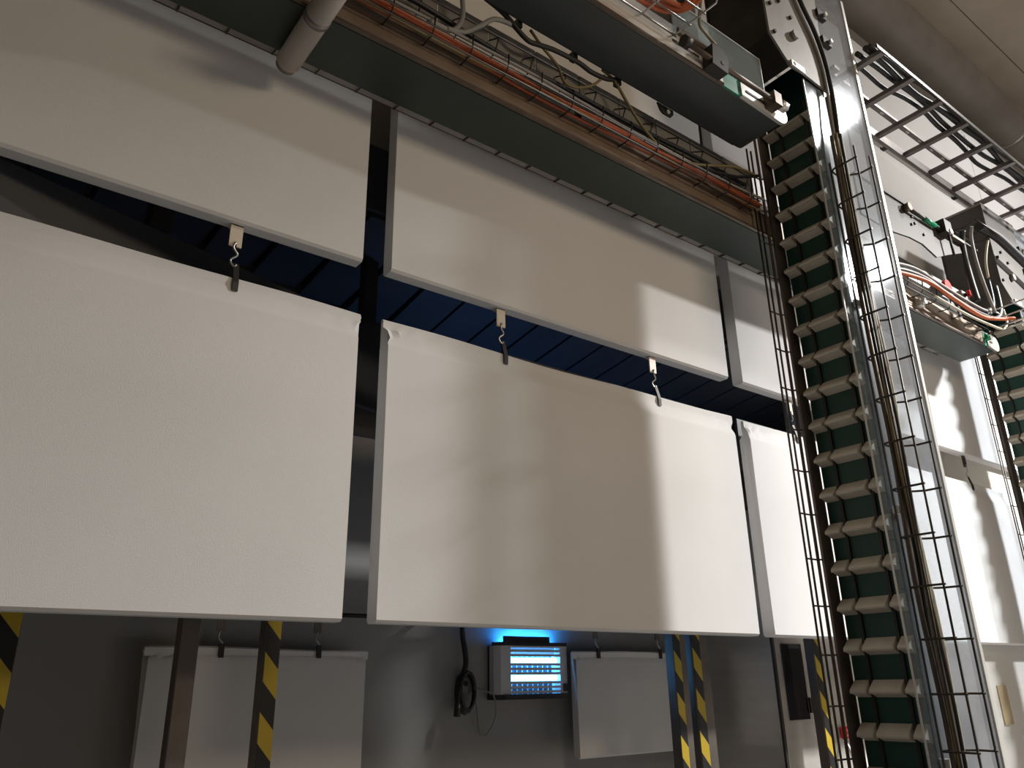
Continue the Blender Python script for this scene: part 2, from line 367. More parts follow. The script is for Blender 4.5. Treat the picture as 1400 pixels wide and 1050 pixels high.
# ---------------------------------------------------------------- belt conveyors
def belt_outline(x0, x1, z0, z1):
    rr = (z1 - z0) / 2; zc = z0 + rr; p = []
    for k in range(9):
        a = -PI / 2 + PI * k / 8; p.append((x1 - rr + rr * math.cos(a), zc + rr * math.sin(a)))
    for k in range(9):
        a = PI / 2 + PI * k / 8; p.append((x0 + rr + rr * math.cos(a), zc + rr * math.sin(a)))
    return p
def conveyor(label, x0, x1, y0, y1, z, cut0, cut1, sidem, endm, beltm='belt'):
    """near side y0, far side y1, underside z; side plate up to cut0, belt edge shows cut0..cut1, end plate to x1"""
    T = thing('belt_conveyor', ((x0 + x1) / 2, (y0 + y1) / 2, z), label, 'conveyor')
    zt = z + 0.165
    MB().prism(belt_outline(x0, x1, z, zt), 'y', y0 + 0.012, y1 - 0.012).build('belt', M[beltm], T)
    MB().prism(belt_outline(cut0 - 0.05, cut1 + 0.05, z + 0.012, zt - 0.03), 'y', y0 - 0.001, y0 + 0.0115).build('belt_edge', M['beltedge'], T)
    box('side_plate', (x0, y0 - 0.008, z + 0.02), (cut0, y0 + 0.003, zt), M[sidem], T)
    box('side_lip', (x0, y0 - 0.012, z + 0.004), (cut0, y0 + 0.010, z + 0.018), M['brown'], T)
    ep = [p for p in belt_outline(cut1 - 0.07, x1 + 0.012, z - 0.004, zt - 0.02) if p[0] > cut1]
    ep = [(cut1, z + 0.01)] + [p for p in ep if p[0] > cut1 + 0.02] + [(cut1, zt - 0.03)]
    MB().prism(ep, 'y', y0 - 0.012, y0 + 0.010).build('end_plate', M[endm], T)
    box('end_slot', (cut1 + 0.04, y0 - 0.016, z + 0.055), (x1 - 0.13, y0 - 0.013, z + 0.068), M['dark'], T)
    box('side_plate', (x0, y1 - 0.003, z + 0.02), (x1 - 0.1, y1 + 0.008, zt + 0.04), M['dark'], T)
    return T
C1 = conveyor('long lower belt conveyor with green-black underside running past the second row of panels', -3.2, 7.42, 2.54, 2.86, 2.70, 7.13, 7.20, 'sidewarm', 'plate')
C2 = conveyor('upper belt conveyor with dark underside and bright rounded end plate beside the near tower', -3.2, 3.78, 2.13, 2.445, 3.18, 3.18, 3.345, 'bright', 'bright', 'beltblack')
# C1: grey near guard rail plates with joints, carried by brackets
for i in range(34):
    x0 = -3.1 + i * 0.31
    if x0 + 0.31 > 7.3: break
    box('guard_plate', (x0, 2.575, 3.045), (x0 + 0.302, 2.583, 3.21), M['plate'], C1)
box('guard_rail', (-3.1, 2.585, 3.185), (7.2, 2.60, 3.215), M['bright'], C1)
for x in (-2.0, -0.5, 1.0, 2.45, 3.95, 5.45, 6.9):
    box('guard_bracket', (x, 2.584, 2.84), (x + 0.04, 2.60, 3.19), M['dark'], C1)
# lip strip on the panel side with wires
for i in range(46):
    x0 = -2.72 + i * 0.2115
    if x0 + .2 > 7.1: break
    box('lip_plate', (x0, 2.872, 2.735), (x0 + 0.2045, 2.918, 2.742), M['plate'], C1)
    MB().tube([(x0 - 0.0035, 2.866, 2.722), (x0 - 0.0035, 2.922, 2.732)], 0.005, 6).build('cross_wire', M['wire'], C1)
MB().tube([(-2.75, 2.922, 2.738), (7.1, 2.922, 2.738)], 0.005, 6).build('edge_wire', M['wire'], C1)
for x in (-1.0, 2.0, 5.2): box('lip_bracket', (x, 2.86, 2.743), (x + 0.03, 2.915, 2.76), M['dark'], C1)
# C1: near cable trays (one ledge with orange cables, one higher wire basket in front of the guard plates)
def wire_tray(label, x0, x1, step, section, longs, m, group=None, rad=0.0045):
    T = thing('cable_tray', ((x0 + x1) / 2, section[0][0], section[0][1]), label, 'cable tray', group)
    for (y, z) in longs: MB().tube([(x0, y, z), (x1, y, z)], rad, 6).build('long_wire', m, T)
    first = None; n = int((x1 - x0) / step)
    for i in range(n + 1):
        x = x0 + 0.01 + i * step
        if first is None: first = MB().tube([(x, y, z) for y, z in section], rad, 6).build('cross_wire', m, T)
        else: shifted(first, (i * step, 0, 0))
    return T
wire_tray('wire cable tray along the near side of the lower conveyor carrying orange cables', -2.8, 3.85, 0.2115,
          [(2.53, 2.80), (2.45, 2.795), (2.425, 2.83), (2.42, 2.90)], [(2.445, 2.793), (2.425, 2.83)], M['wire'], 'trays on the lower conveyor')
wire_tray('dark wire basket in front of the grey guard plates of the lower conveyor', -2.83, 3.85, 0.2225,
          [(2.57, 3.10), (2.50, 3.06), (2.485, 3.055), (2.52, 2.985), (2.57, 2.975)], [(2.485, 3.055), (2.53, 2.983)], M['wire'], 'trays on the lower conveyor')
wire_tray('short wire cable tray on the lower conveyor right of the near tower', 5.0, 7.1, 0.2225,
          [(2.53, 2.80), (2.45, 2.795), (2.425, 2.83), (2.42, 2.90)], [(2.445, 2.793), (2.425, 2.83)], M['wire'], 'trays on the lower conveyor')
def run(x0, x1, y, z, amp, seed, n=22):
    rd = random.Random(seed); a, b, c, d = [rd.random() * 6 for _ in range(4)]
    return [(x0 + (x1 - x0) * i / n, y + amp * math.sin(a + i * 0.9) + amp * .5 * math.sin(b + i * 2.1), z + amp * math.sin(c + i * 0.7) + amp * .4 * math.sin(d + i * 1.7)) for i in range(n + 1)]
G = 'orange cables in the lower conveyor tray'
for i in range(4):
    cable('orange_cable', run(-2.9, 3.9, 2.452 + 0.016 * i, 2.832 + 0.011 * (i % 3), 0.008, 20 + i), 0.0085, M['orange'], 'orange cable lying in the bundle on the lower conveyor tray', G, 3)
G = 'dark cables in the lower conveyor tray'
for i in range(3):
    cable('black_cable', run(-2.9, 3.92, 2.50 + 0.02 * i, 2.885 + 0.02 * i, 0.009, 40 + i), 0.013, M['black'], 'black cable running above the orange bundle on the lower conveyor', G, 3)
cable('grey_cable', run(-2.9, 3.92, 2.45, 2.878, 0.007, 50), 0.009, M['grey'], 'grey cable beside the orange bundle on the lower conveyor tray', None, 3)
cable('brown_cable', run(-2.9, 3.92, 2.465, 2.815, 0.005, 51), 0.008, M['olive'], 'brown cable under the orange bundle on the lower conveyor tray', None, 3)
cable('black_cable', run(-2.9, 3.85, 2.515, 3.00, 0.010, 52), 0.014, M['black'], 'black cable lying in the dark wire basket before the guard plates', None, 3)
# cables drooping from the upper conveyor on to the lower one
cable('drooping_cable', [(2.56, 2.47, 3.22), (2.65, 2.465, 3.18), (2.74, 2.46, 3.06), (2.85, 2.46, 2.95), (2.99, 2.46, 2.87), (3.11, 2.455, 2.86), (3.28, 2.45, 2.88), (3.65, 2.45, 3.02), (3.90, 2.47, 3.08)], 0.009, M['olive'],
      'olive cable dropping from the upper conveyor then arching to the tower')
cable('drooping_cable', [(3.30, 2.50, 2.93), (3.45, 2.49, 2.93), (3.60, 2.48, 2.96), (3.74, 2.48, 3.00), (3.96, 2.48, 3.10)], 0.011, M['black'], 'short black cable bridging from the lower tray to the near tower')
cable('drooping_cable', [(1.75, 2.46, 3.23), (1.87, 2.462, 3.20), (2.01, 2.465, 3.12), (2.10, 2.465, 3.13), (2.21, 2.465, 3.155), (2.37, 2.465, 3.165), (2.47, 2.465, 3.15), (2.59, 2.465, 3.165), (2.68, 2.465, 3.21)], 0.014, M['dark'],
      'dark cable bundle sagging along the far edge of the upper conveyor')
cable('drooping_cable', [(2.05, 2.475, 3.21), (2.13, 2.475, 3.14), (2.23, 2.475, 3.07), (2.27, 2.475, 2.99), (2.33, 2.475, 2.985), (2.41, 2.475, 3.02), (2.50, 2.475, 3.09), (2.58, 2.475, 3.19)], 0.008, M['olive'],
      'olive cable loop hanging below the upper conveyor')
cable('drooping_cable', [(1.60, 2.465, 3.25), (1.62, 2.465, 3.08), (1.60, 2.46, 2.97), (1.54, 2.455, 2.89), (1.42, 2.455, 2.88)], 0.013, M['grey'], 'grey cable dropping straight on to the orange bundle')
cable('drooping_cable', [(1.52, 2.45, 2.885), (1.62, 2.46, 2.93), (1.71, 2.465, 3.02), (1.82, 2.47, 3.14), (1.95, 2.47, 3.17)], 0.013, M['grey'], 'grey cable curving up from the orange bundle to the upper conveyor')
T = thing('junction_box', (1.60, 2.50, 3.26), 'small grey junction box under the upper conveyor at the top edge', 'box')
box('casing', (1.53, 2.455, 3.22), (1.70, 2.51, 3.34), M['plate'], T, bevel=0.006)
MB().tube([(1.60, 2.465, 3.22), (1.60, 2.465, 3.17)], 0.019, 10).build('cable_gland', M['dark'], T)
MB().prism([(2.98, 3.19), (3.00, 3.145), (3.02, 3.13), (3.09, 3.13), (3.115, 3.16), (3.115, 3.19)], 'y', 2.447, 2.456).build('lug_plate', M['dark'], C2)
hexbolt('lug_bolt', (3.06, 2.447, 3.152), 'y', 0.014, 0.012, M['bright'], C2)
for x in (1.95, 2.33, 2.66): box('cable_clamp', (x, 2.452, 3.165), (x + 0.03, 2.49, 3.215), M['dark'], C2)
# C2 near side: take-up screw, block, clear guard, wire shelf with orange cables
MB().tube([(2.80, 2.07, 3.245), (3.66, 2.07, 3.245)], 0.017, 10).build('screw', M['brown'], C2)
hexbolt('screw_head', (2.83, 2.07, 3.245), 'x', 0.036, 0.045, M['dark'], C2)
hexbolt('screw_nut', (3.70, 2.07, 3.245), 'x', 0.036, 0.06, M['bright'], C2)
MB().prism([(3.00, 3.195), (3.13, 3.185), (3.15, 3.29), (3.11, 3.345), (3.02, 3.345)], 'y', 2.050, 2.118).build('take_up_block', M['dark'], C2)
hexbolt('block_hole', (3.09, 2.051, 3.24), 'y', 0.014, 0.004, M['black'], C2)
box('screw_block', (3.56, 2.04, 3.20), (3.63, 2.117, 3.29), M['brown'], C2)
box('slot', (2.76, 2.119, 3.265), (2.98, 2.122, 3.283), M['dark'], C2)
box('clear_guard', (2.78, 2.118, 3.345), (3.58, 2.126, 3.585), M['clear3'], C2)
box('guard_edge', (2.78, 2.116, 3.585), (3.585, 2.128, 3.590), M['bright'], C2)
box('guard_edge', (3.58, 2.116, 3.345), (3.585, 2.128, 3.585), M['bright'], C2)
box('guard_bracket', (2.80, 2.100, 3.335), (3.10, 2.117, 3.375), M['brown'], C2)
sh = wire_tray('bright wire shelf on the upper conveyor carrying orange cables near its end', -0.5, 2.77, 0.25,
               [(2.118, 3.30), (2.10, 3.29), (1.82, 3.28), (1.78, 3.36)], [(2.10, 3.285), (2.0, 3.282), (1.90, 3.279), (1.79, 3.34)], M['zinc'], None, 0.006)
for i in range(3):
    cable('orange_cable', [(-0.5, 2.06 - .030 * i, 3.305), (0.8, 2.055 - .030 * i, 3.31), (1.8, 2.06 - .030 * i, 3.31), (2.4, 2.06 - .030 * i, 3.31 + .01 * i), (2.62, 2.03 - .03 * i, 3.315), (2.70 - .02 * i, 1.93, 3.312), (2.72 - .03 * i, 1.80, 3.37), (2.72 - .03 * i, 1.66, 3.48)], 0.013, M['orange'],
          'thick orange cable bending off the end of the bright wire shelf', 'orange cables on the wire shelf', 5)
cable('olive_cable', [(2.72, 1.86, 3.40), (2.80, 1.95, 3.37), (2.88, 2.02, 3.37), (2.98, 2.06, 3.40), (3.08, 2.075, 3.388)], 0.009, M['olive'], 'olive cable curving from the wire shelf to the take-up block')

# motor drum hanging under the lower conveyor, at the top left
T = thing('drum_motor', (0.92, 2.6, 2.643), 'dusty round motor drum under the lower conveyor at top left', 'motor')
MB().tube([(0.92, 2.30, 2.643), (0.92, 2.83, 2.643)], 0.055, 24).build('drum', M['duct'], T)
MB().tube([(0.92, 2.83, 2.643), (0.92, 2.86, 2.643)], 0.047, 24).build('drum_cap', M['galv'], T)
MB().tube([(0.92, 2.50, 2.643), (0.92, 2.53, 2.643)], 0.0585, 24).build('band', M['galv'], T)
box('mount', (0.90, 2.57, 2.69), (0.94, 2.83, 2.6995), M['dark'], T)

# ---------------------------------------------------------------- vertical lift tower
ZB, ZT = -EZ, 3.56
def tower(label):
    T = thing('lift_tower', (4.3, 2.26, ZB), label, 'elevator')
    box('base_plate', (3.95, 2.02, ZB), (4.75, 2.52, ZB + 0.02), M['steel'], T)
    box('belt', (4.10, 2.09, ZB + 0.05), (4.115, 2.45, ZT + 0.3), M['beltface'], T)
    for y in (2.158, 2.348): box('guide_strip', (4.085, y, ZB + 0.05), (4.10, y + 0.014, ZT), M['dark'], T)
    # flights: three cream shelves on each cleat row
    base = None; n = 0; z = ZB + 0.16
    segs = [(2.365, 2.447), (2.178, 2.342), (2.094, 2.152)]
    protos = []
    while z < ZT - 0.02:
        if not protos:
            for (ya, yb) in segs:
                m = MB().prism([(4.099, z + 0.052), (4.092, z + 0.052), (4.034, z + 0.006), (4.030, z - 0.006), (4.034, z - 0.014), (4.046, z - 0.012), (4.099, z - 0.032)], 'y', ya, yb)
                protos.append(m.build('flight', M['flight'], T))
        else:
            for p in protos: shifted(p, (0, 0, n * 0.2045))
        n += 1; z += 0.2045
    # near side: clear guard, brown column, hazy rear guard with bright edge rail
    box('clear_guard', (3.955, 2.055, ZB + 0.02), (4.16, 2.062, ZT + 0.03), M['clear'], T)
    box('guard_edge', (3.949, 2.054, ZB + 0.02), (3.955, 2.063, ZT + 0.03), M['bright'], T)
    MB().prism([(4.12, 2.064), (4.30, 2.064), (4.30, 2.078), (4.245, 2.078), (4.245, 2.11), (4.13, 2.11), (4.12, 2.10)], 'z', ZB + 0.02, 4.6).build('column', M['brown'], T)
    MB().tube([(4.245, 2.052, ZB + 0.02), (4.245, 2.052, 3.6)], 0.011, 8).build('bright_tube', M['bright'], T)
    box('rear_guard', (4.30, 2.055, ZB + 0.02), (4.685, 2.062, 4.70), M['clear2'], T)
    box('edge_rail', (4.685, 2.048, ZB + 0.02), (4.715, 2.068, 4.70), M['bright'], T)
    box('rear_lip', (4.700, 2.068, ZB + 0.02), (4.712, 2.11, 4.68), M['steel'], T)
    # far side: brown column and rail strips with gaps between
    MB().prism([(4.02, 2.47), (4.12, 2.47), (4.12, 2.52), (4.10, 2.52), (4.10, 2.485), (4.02, 2.485)], 'z', ZB + 0.02, ZT + 0.1).build('column', M['brown'], T)
    box('rail_strip', (3.965, 2.474, ZB + 0.02), (3.985, 2.482, ZT), M['brown'], T)
    box('back_channel', (4.13, 2.10, ZB + 0.02), (4.20, 2.46, ZT + 0.2), M['dark'], T)
    # head: bolted plates and hood
    hp = [(3.614, 4.9), (3.615, 3.761), (3.796, 3.595), (3.932, 3.609), (4.222, 3.594), (4.24, 3.7), (4.235, 3.9), (4.25, 4.2), (4.30, 4.9)]
    MB().prism(hp, 'y', 2.036, 2.050).build('head_plate', M['steel'], T)
    MB().prism([(a, b) for a, b in hp], 'y', 2.462, 2.474).build('head_plate', M['dark'], T)
    MB().prism([(3.622, 3.765), (3.630, 3.765), (3.630, 4.9), (3.622, 4.9)], 'y', 2.052, 2.460).build('hood_front', M['dark'], T)
    MB().prism([(3.620, 3.764), (3.800, 3.600), (3.800, 3.608), (3.628, 3.768)], 'y', 2.052, 2.460).build('hood_slope', M['dark'], T)
    box('hood_roof', (3.614, 2.036, 4.90), (4.30, 2.474, 4.92), M['steel'], T)
    box('plate_lug', (3.79, 2.022, 3.592), (3.93, 2.034, 3.638), M['bright'], T)
    for (x, z_) in [(3.663, 4.024), (3.774, 4.111), (3.883, 4.035), (3.66, 3.79), (3.82, 3.615)]:
        hexbolt('bolt', (x, 2.035, z_), 'y', 0.014, 0.014, M['dark'], T)
    hexbolt('hex_nut', (3.878, 2.035, 3.878), 'y', 0.034, 0.03, M['steel'], T)
    for z_ in (4.30, 4.06):
        box('clamp', (4.24, 2.015, z_ - 0.03), (4.34, 2.05, z_ + 0.03), M['dark'], T)
        hexbolt('clamp_screw', (4.31, 2.013, z_), 'y', 0.016, 0.02, M['bright'], T)
    return T
TW = tower('tall near lift tower with cream flights on a dark green belt behind clear guards')
def tower_trays(dx, dy, dz, who, zlo=ZB + 0.05, zhi=2.99):
    T = thing('cable_tray', (4.1 + dx, 1.95 + dy, zlo), 'dark vertical wire tray on the near face of ' + who, 'cable tray', 'vertical trays on the lift towers')
    for (x, y) in [(4.03, 1.865), (4.204, 1.865), (4.03, 2.03), (4.03, 1.95), (4.12, 2.02)]:
        ztop = zhi if y < 1.9 else zhi - .03
        MB().tube([(x + dx, y + dy, zlo), (x + dx, y + dy, ztop + dz)], 0.0055, 6).build('long_wire', M['wire'], T)
    sec = [(4.03, 1.855), (4.03, 2.01), (4.045, 2.032), (4.10, 2.035), (4.15, 2.005), (4.185, 1.965), (4.204, 1.94), (4.204, 1.855)]
    z = 2.907 + dz; first = None; n = 0
    while z > zlo:
        if first is None:
            first = MB().tube([(x + dx, y + dy, z) for x, y in sec], 0.006, 6).build('cross_wire', M['wire'], T)
        else: shifted(first, (0, 0, -n * 0.2485))
        z -= 0.2485; n += 1
    for k in range(3): box('tray_clip', (4.05 + dx, 2.036 + dy, 2.0 - k * 1.2 + dz), (4.11 + dx, 2.055 + dy, 2.04 - k * 1.2 + dz), M['bright'], T)
    T2 = thing('cable_tray', (3.95 + dx, 2.50 + dy, zlo), 'dark wire strip along the far side of ' + who, 'cable tray', 'vertical trays on the lift towers')
    for (x, y) in [(3.90, 2.50), (3.945, 2.50)]:
        MB().tube([(x + dx, y + dy, zlo), (x + dx, y + dy, 3.3 + dz)], 0.006, 6).build('long_wire', M['wire'], T2)
    z = 3.1 + dz; first = None; n = 0
    while z > zlo:
        if first is None: first = MB().tube([(3.895 + dx, 2.50 + dy, z), (3.99 + dx, 2.50 + dy, z), (4.02 + dx, 2.485 + dy, z)], 0.005, 6).build('cross_wire', M['wire'], T2)
        else: shifted(first, (0, 0, -n * 0.2485))
        z -= 0.2485; n += 1
tower_trays(0, 0, 0, 'the near lift tower')
OFF = (3.68, 0.30, -0.47)
TW2 = copy_tree(TW, None); TW2.location = TW.location + Vector((OFF[0], OFF[1], 0))
tag(TW2, 'far lift tower at the right edge with cream flights and boxy head', 'elevator')
for ch in TW2.children:                               # the far tower is lower: its head sits further down
    if stem_ := ch.name.split('.')[0]:
        if stem_ in ('belt', 'guide_strip', 'clear_guard', 'guard_edge', 'column', 'bright_tube', 'rear_guard', 'edge_rail', 'rear_lip', 'rail_strip', 'back_channel'):
            ch.scale.z = (ZT - 0.47 - ZB) / (ZT - ZB)
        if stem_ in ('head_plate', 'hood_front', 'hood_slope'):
            ch.data = ch.data.copy(); ch.data.materials[0] = M['shadeplate']  # far head takes the plate colour with shade put in
        if stem_ in ('head_plate', 'hood_front', 'hood_slope', 'hood_roof', 'plate_lug', 'bolt', 'hex_nut', 'clamp', 'clamp_screw'):
            ch.data = ch.data.copy()
            for v in ch.data.vertices: v.co.z = min(v.co.z, 4.10 + 0.47 - ZB + (0.02 if stem_ == 'hood_roof' and v.co.z > 4.91 - ZB else 0))
            ch.location.z += OFF[2]
for ch in [c for c in TW2.children if c.name.split('.')[0] == 'flight']:
    zc = max(v.co.z for v in ch.data.vertices) + ch.location.z + TW2.location.z
    if zc > ZT - 0.47 + EZ - 0.02: bpy.data.objects.remove(ch)
tower_trays(*OFF, 'the far lift tower')
# cables in the near tower's tray
GC = 'cables in the near tower tray'
for i, (x, y, m, rr, col) in enumerate([(4.06, 2.005, 'brown', .013, 'brown'), (4.085, 1.995, 'black', .012, 'black'), (4.105, 2.015, 'bright', .010, 'silver'), (4.125, 1.99, 'grey', .011, 'grey'), (4.06, 1.97, 'olive', .009, 'olive'), (4.15, 1.985, 'cream', .008, 'cream'), (4.09, 1.965, 'black', .009, 'thin black')]):
    pts = [(x + 0.006 * math.sin(k * 1.3 + i * 2), y + 0.006 * math.sin(k * 0.9 + i), ZB + 0.06 + (3.1 - ZB) * k / 20) for k in range(21)]
    cable('tower_cable', pts, rr, M[m], col + ' cable running up inside the wire tray of the near tower', GC, 3)
cable('tower_cable', [(3.93, 2.012, 4.45), (4.03, 2.012, 4.22), (4.13, 2.012, 4.05), (4.19, 2.012, 3.85), (4.205, 2.012, 3.65), (4.18, 2.005, 3.40), (4.15, 2.005, 3.15), (4.13, 2.0, 2.95)], 0.015, M['black'], 'thick black cable arching over the bolted head plate of the near tower')
cable('tower_cable', [(3.86, 2.02, 4.5), (3.98, 2.02, 4.20), (4.10, 2.02, 3.98), (4.155, 2.02, 3.80), (4.165, 2.02, 3.62), (4.15, 2.02, 3.40), (4.12, 2.01, 3.1)], 0.009, M['grey'], 'thin grey cable beside the thick black one on the head plate')

# ---------------------------------------------------------------- lower conveyor, right end: cables, buttons, baskets
cable('black_hose', [(5.3, 2.44, 2.83), (5.60, 2.42, 2.90), (5.95, 2.42, 2.94), (6.2, 2.41, 2.90), (6.55, 2.40, 2.86), (6.90, 2.39, 2.86), (7.12, 2.385, 2.90), (7.24, 2.38, 3.02), (7.26, 2.38, 3.25)], 0.022, M['black'], 'thick black hose on the lower conveyor right of the near tower')
cable('black_hose', [(5.3, 2.46, 2.86), (5.80, 2.44, 2.96), (6.15, 2.43, 2.93), (6.55, 2.42, 2.90), (6.90, 2.41, 2.90), (7.08, 2.405, 2.95), (7.17, 2.40, 3.08), (7.19, 2.40, 3.3)], 0.018, M['black'], 'second black hose lying above the thick one right of the near tower')
cable('grey_hose', [(5.3, 2.40, 2.87), (5.75, 2.40, 2.96), (6.1, 2.40, 2.95), (6.5, 2.385, 2.91), (6.9, 2.375, 2.905), (7.05, 2.37, 2.99)], 0.013, M['grey'], 'grey hose lying on the black hoses right of the near tower')
cable('orange_cable', [(5.3, 2.425, 2.82), (5.9, 2.40, 2.90), (6.3, 2.38, 2.85), (6.7, 2.36, 2.80), (6.95, 2.34, 2.83), (7.25, 2.30, 2.90)], 0.017, M['orange'], 'orange cable along the lower conveyor right of the near tower')
cable('cream_cable', [(6.05, 2.42, 2.82), (6.5, 2.38, 2.76), (6.9, 2.37, 2.77), (7.15, 2.37, 2.80), (7.28, 2.37, 2.90), (7.27, 2.37, 3.02)], 0.011, M['cream'], 'cream cable looping at the far end of the lower conveyor')
def button(x, y, z, label, m='red', rr=0.035):
    T = thing('stop_button', (x, y, z), label, 'button')
    box('button_box', (x - 0.05, y - 0.02, z - 0.04), (x + 0.05, y + 0.04, z + 0.04), M['plate'], T, bevel=0.005)
    MB().tube([(x, y - 0.02, z), (x, y - 0.045, z)], rr * .6, 12).build('stem', M['dark'], T)
    MB().tube([(x, y - 0.045, z), (x, y - 0.075, z)], rr, 16).build('cap', M[m], T)
    return T
button(6.48, 2.535, 3.05, 'large red button on the lower conveyor right of the near tower', 'red', 0.06)
button(6.93, 2.54, 3.125, 'small red round button near the far end of the lower conveyor', 'red', 0.03)
T = thing('sensor', (7.17, 2.50, 2.78), 'small green sensor by the far end of the lower conveyor', 'sensor')
box('body', (7.14, 2.495, 2.755), (7.20, 2.527, 2.80), M['green'], T, bevel=0.004)
MB().tube([(7.17, 2.495, 2.775), (7.17, 2.485, 2.775)], 0.012, 10).build('lens', M['bright'], T)
MB().tube([(7.17, 2.49, 2.80), (7.17, 2.49, 2.84)], 0.010, 8).build('gland', M['dark'], T)
T = thing('clamp_bracket', (6.0, 2.50, 2.78), 'bright clamp bracket on the lower conveyor just right of the near tower', 'bracket')
box('arm', (5.96, 2.49, 2.74), (6.03, 2.53, 2.80), M['bright'], T)
hexbolt('bolt', (5.99, 2.49, 2.77), 'y', 0.025, 0.03, M['bright'], T)
box('foot', (5.94, 2.515, 2.80), (6.05, 2.53, 2.815), M['bright'], T)
# wire basket with orange-capped rods at the right
T = thing('wire_basket', (7.6, 2.2, 3.0), 'bright wire basket at the far end of the lower conveyor, at right edge', 'cable tray')
for k, x in enumerate((7.05, 7.25, 7.45)):
    MB().tube([(x, 2.42, 2.98), (x, 2.36, 2.95), (x, 2.02, 2.96), (x, 1.98, 3.04)], 0.007, 6).build('cross_wire', M['zinc'], T)
for (y, z) in ((2.38, 2.955), (2.20, 2.955), (2.03, 2.96), (1.98, 3.04)):
    MB().tube([(6.98, y, z), (7.50, y, z)], 0.007, 6).build('long_wire', M['zinc'], T)
T = thing('capped_rod', (7.2, 2.2, 2.80), 'pair of bright rods with an orange end cap at right edge', 'rod')
MB().tube([(7.18, 2.42, 2.845), (7.18, 1.98, 2.845)], 0.010, 8).build('rod', M['zinc'], T)
MB().tube([(7.27, 2.42, 2.845), (7.27, 1.98, 2.845)], 0.010, 8).build('rod', M['zinc'], T)
MB().tube([(7.225, 2.00, 2.85), (7.225, 1.93, 2.85)], 0.055, 14).build('end_cap', M['orangecap'], T)

# bracket plate hung over the lower conveyor, right of the near tower
T = thing('bracket_plate', (6.0, 2.36, 3.1), 'grey steel bracket plate hanging right of the near tower', 'plate')
MB().prism([(5.0, 3.49), (6.62, 3.49), (6.62, 3.36), (6.34, 3.25), (6.11, 3.15), (5.90, 3.20), (5.70, 3.19), (5.40, 3.14), (5.0, 3.14)], 'y', 2.352, 2.366).build('plate', M['shadeplate'], T)
box('top_edge', (5.0, 2.340, 3.485), (6.95, 2.372, 3.50), M['dark'], T)
for (x, z) in [(5.77, 3.33), (5.83, 3.36), (5.95, 3.30), (5.80, 3.41)]: hexbolt('bolt', (x, 2.352, z), 'y', 0.012, 0.012, M['dark'], T)
for x in (5.06,): MB().tube([(x, 2.36, 3.49), (x, 2.36, 4.205)], 0.008, 8).build('hanger_rod', M['galv'], T)
T = thing('guide_bar', (5.9, 2.33, 3.44), 'dark bar with green grip and clamp on the bracket plate', 'bar')
MB().tube([(5.70, 2.325, 3.44), (6.30, 2.325, 3.44)], 0.016, 8).build('bar', M['dark'], T)
MB().tube([(5.96, 2.325, 3.44), (6.14, 2.325, 3.44)], 0.020, 10).build('grip', M['green'], T)
MB().tube([(5.70, 2.352, 3.445), (5.70, 2.300, 3.445)], 0.035, 14).build('knob', M['brown'], T)
box('clamp', (6.22, 2.28, 3.40), (6.34, 2.352, 3.52), M['dark'], T)
MB().tube([(6.30, 2.30, 3.41), (6.31, 2.30, 3.20)], 0.010, 8).build('pin', M['dark'], T)
hexbolt('nut', (6.30, 2.30, 3.42), 'y', 0.025, 0.03, M['bright'], T)
box('arm', (6.30, 2.31, 3.43), (6.62, 2.34, 3.455), M['brown'], T)
T = thing('hose_tray', (6.6, 2.37, 3.3), 'dark hose frame dropping to the lower conveyor at right', 'cable tray')
for k, x in enumerate((6.62, 6.80, 6.98)):
    MB().tube([(x, 2.38, 3.60), (x, 2.28, 3.58), (x, 2.18, 3.60)], 0.006, 6).build('cross_wire', M['wire'], T)
for y in (2.38, 2.18): MB().tube([(6.60, y, 3.60), (7.05, y, 3.60)], 0.006, 6).build('long_wire', M['wire'], T)
cable('black_hose', [(6.60, 2.30, 3.55), (6.64, 2.34, 3.46), (6.68, 2.36, 3.30), (6.72, 2.37, 3.12), (6.75, 2.37, 2.95)], 0.028, M['black'], 'black ribbed hose coming down from the dark hose frame')
cable('grey_hose', [(6.66, 2.24, 3.58), (6.70, 2.28, 3.50), (6.74, 2.30, 3.30), (6.84, 2.32, 3.10), (6.98, 2.34, 2.90)], 0.014, M['grey'], 'light grey hose beside the black ribbed hose')
cable('cream_cable', [(7.0, 2.26, 3.57), (6.96, 2.28, 3.46), (6.94, 2.30, 3.34), (6.97, 2.32, 3.22)], 0.011, M['cream'], 'short cream cable hanging from the dark hose frame')
cable('black_hose', [(6.75, 2.22, 3.60), (7.1, 2.22, 3.63), (7.4, 2.22, 3.58), (7.8, 2.22, 3.50), (8.2, 2.22, 3.4)], 0.04, M['black'], 'wide black hose running to the head of the far tower')

# ---------------------------------------------------------------- cable ladder, conduit, duct
T = thing('cable_ladder', (7, 2.2, 4.2), 'dark steel cable ladder under the round duct at upper right', 'cable tray')
XL0, XL1 = 4.78, 11.5
box('side_rail', (XL0, 2.44, 4.19), (XL1, 2.47, 4.27), M['galv'], T)
box('side_rail', (XL0, 1.905, 4.20), (XL1, 1.915, 4.235), M['wire'], T)
first = None; n = 0; x = 4.87
while x < XL1 - 0.1:
    if first is None: first = box('rung', (x - 0.022, 1.915, 4.20), (x + 0.022, 2.44, 4.235), M['galv'], T)
    else: shifted(first, (n * 0.435, 0, 0))
    n += 1; x += 0.435
sb = thing('strut_rail', (7, 2.28, 4.25), 'perforated steel strip lying across the rungs of the cable ladder', 'rail')
box('strip', (XL0, 2.262, 4.237), (XL1, 2.300, 4.262), M['galv'], sb)
first = None
for i in range(32):
    if first is None: first = box('slot', (4.9, 2.274, 4.2362), (4.945, 2.288, 4.2372), M['bright'], sb)
    else: shifted(first, (i * 0.2, 0, 0))
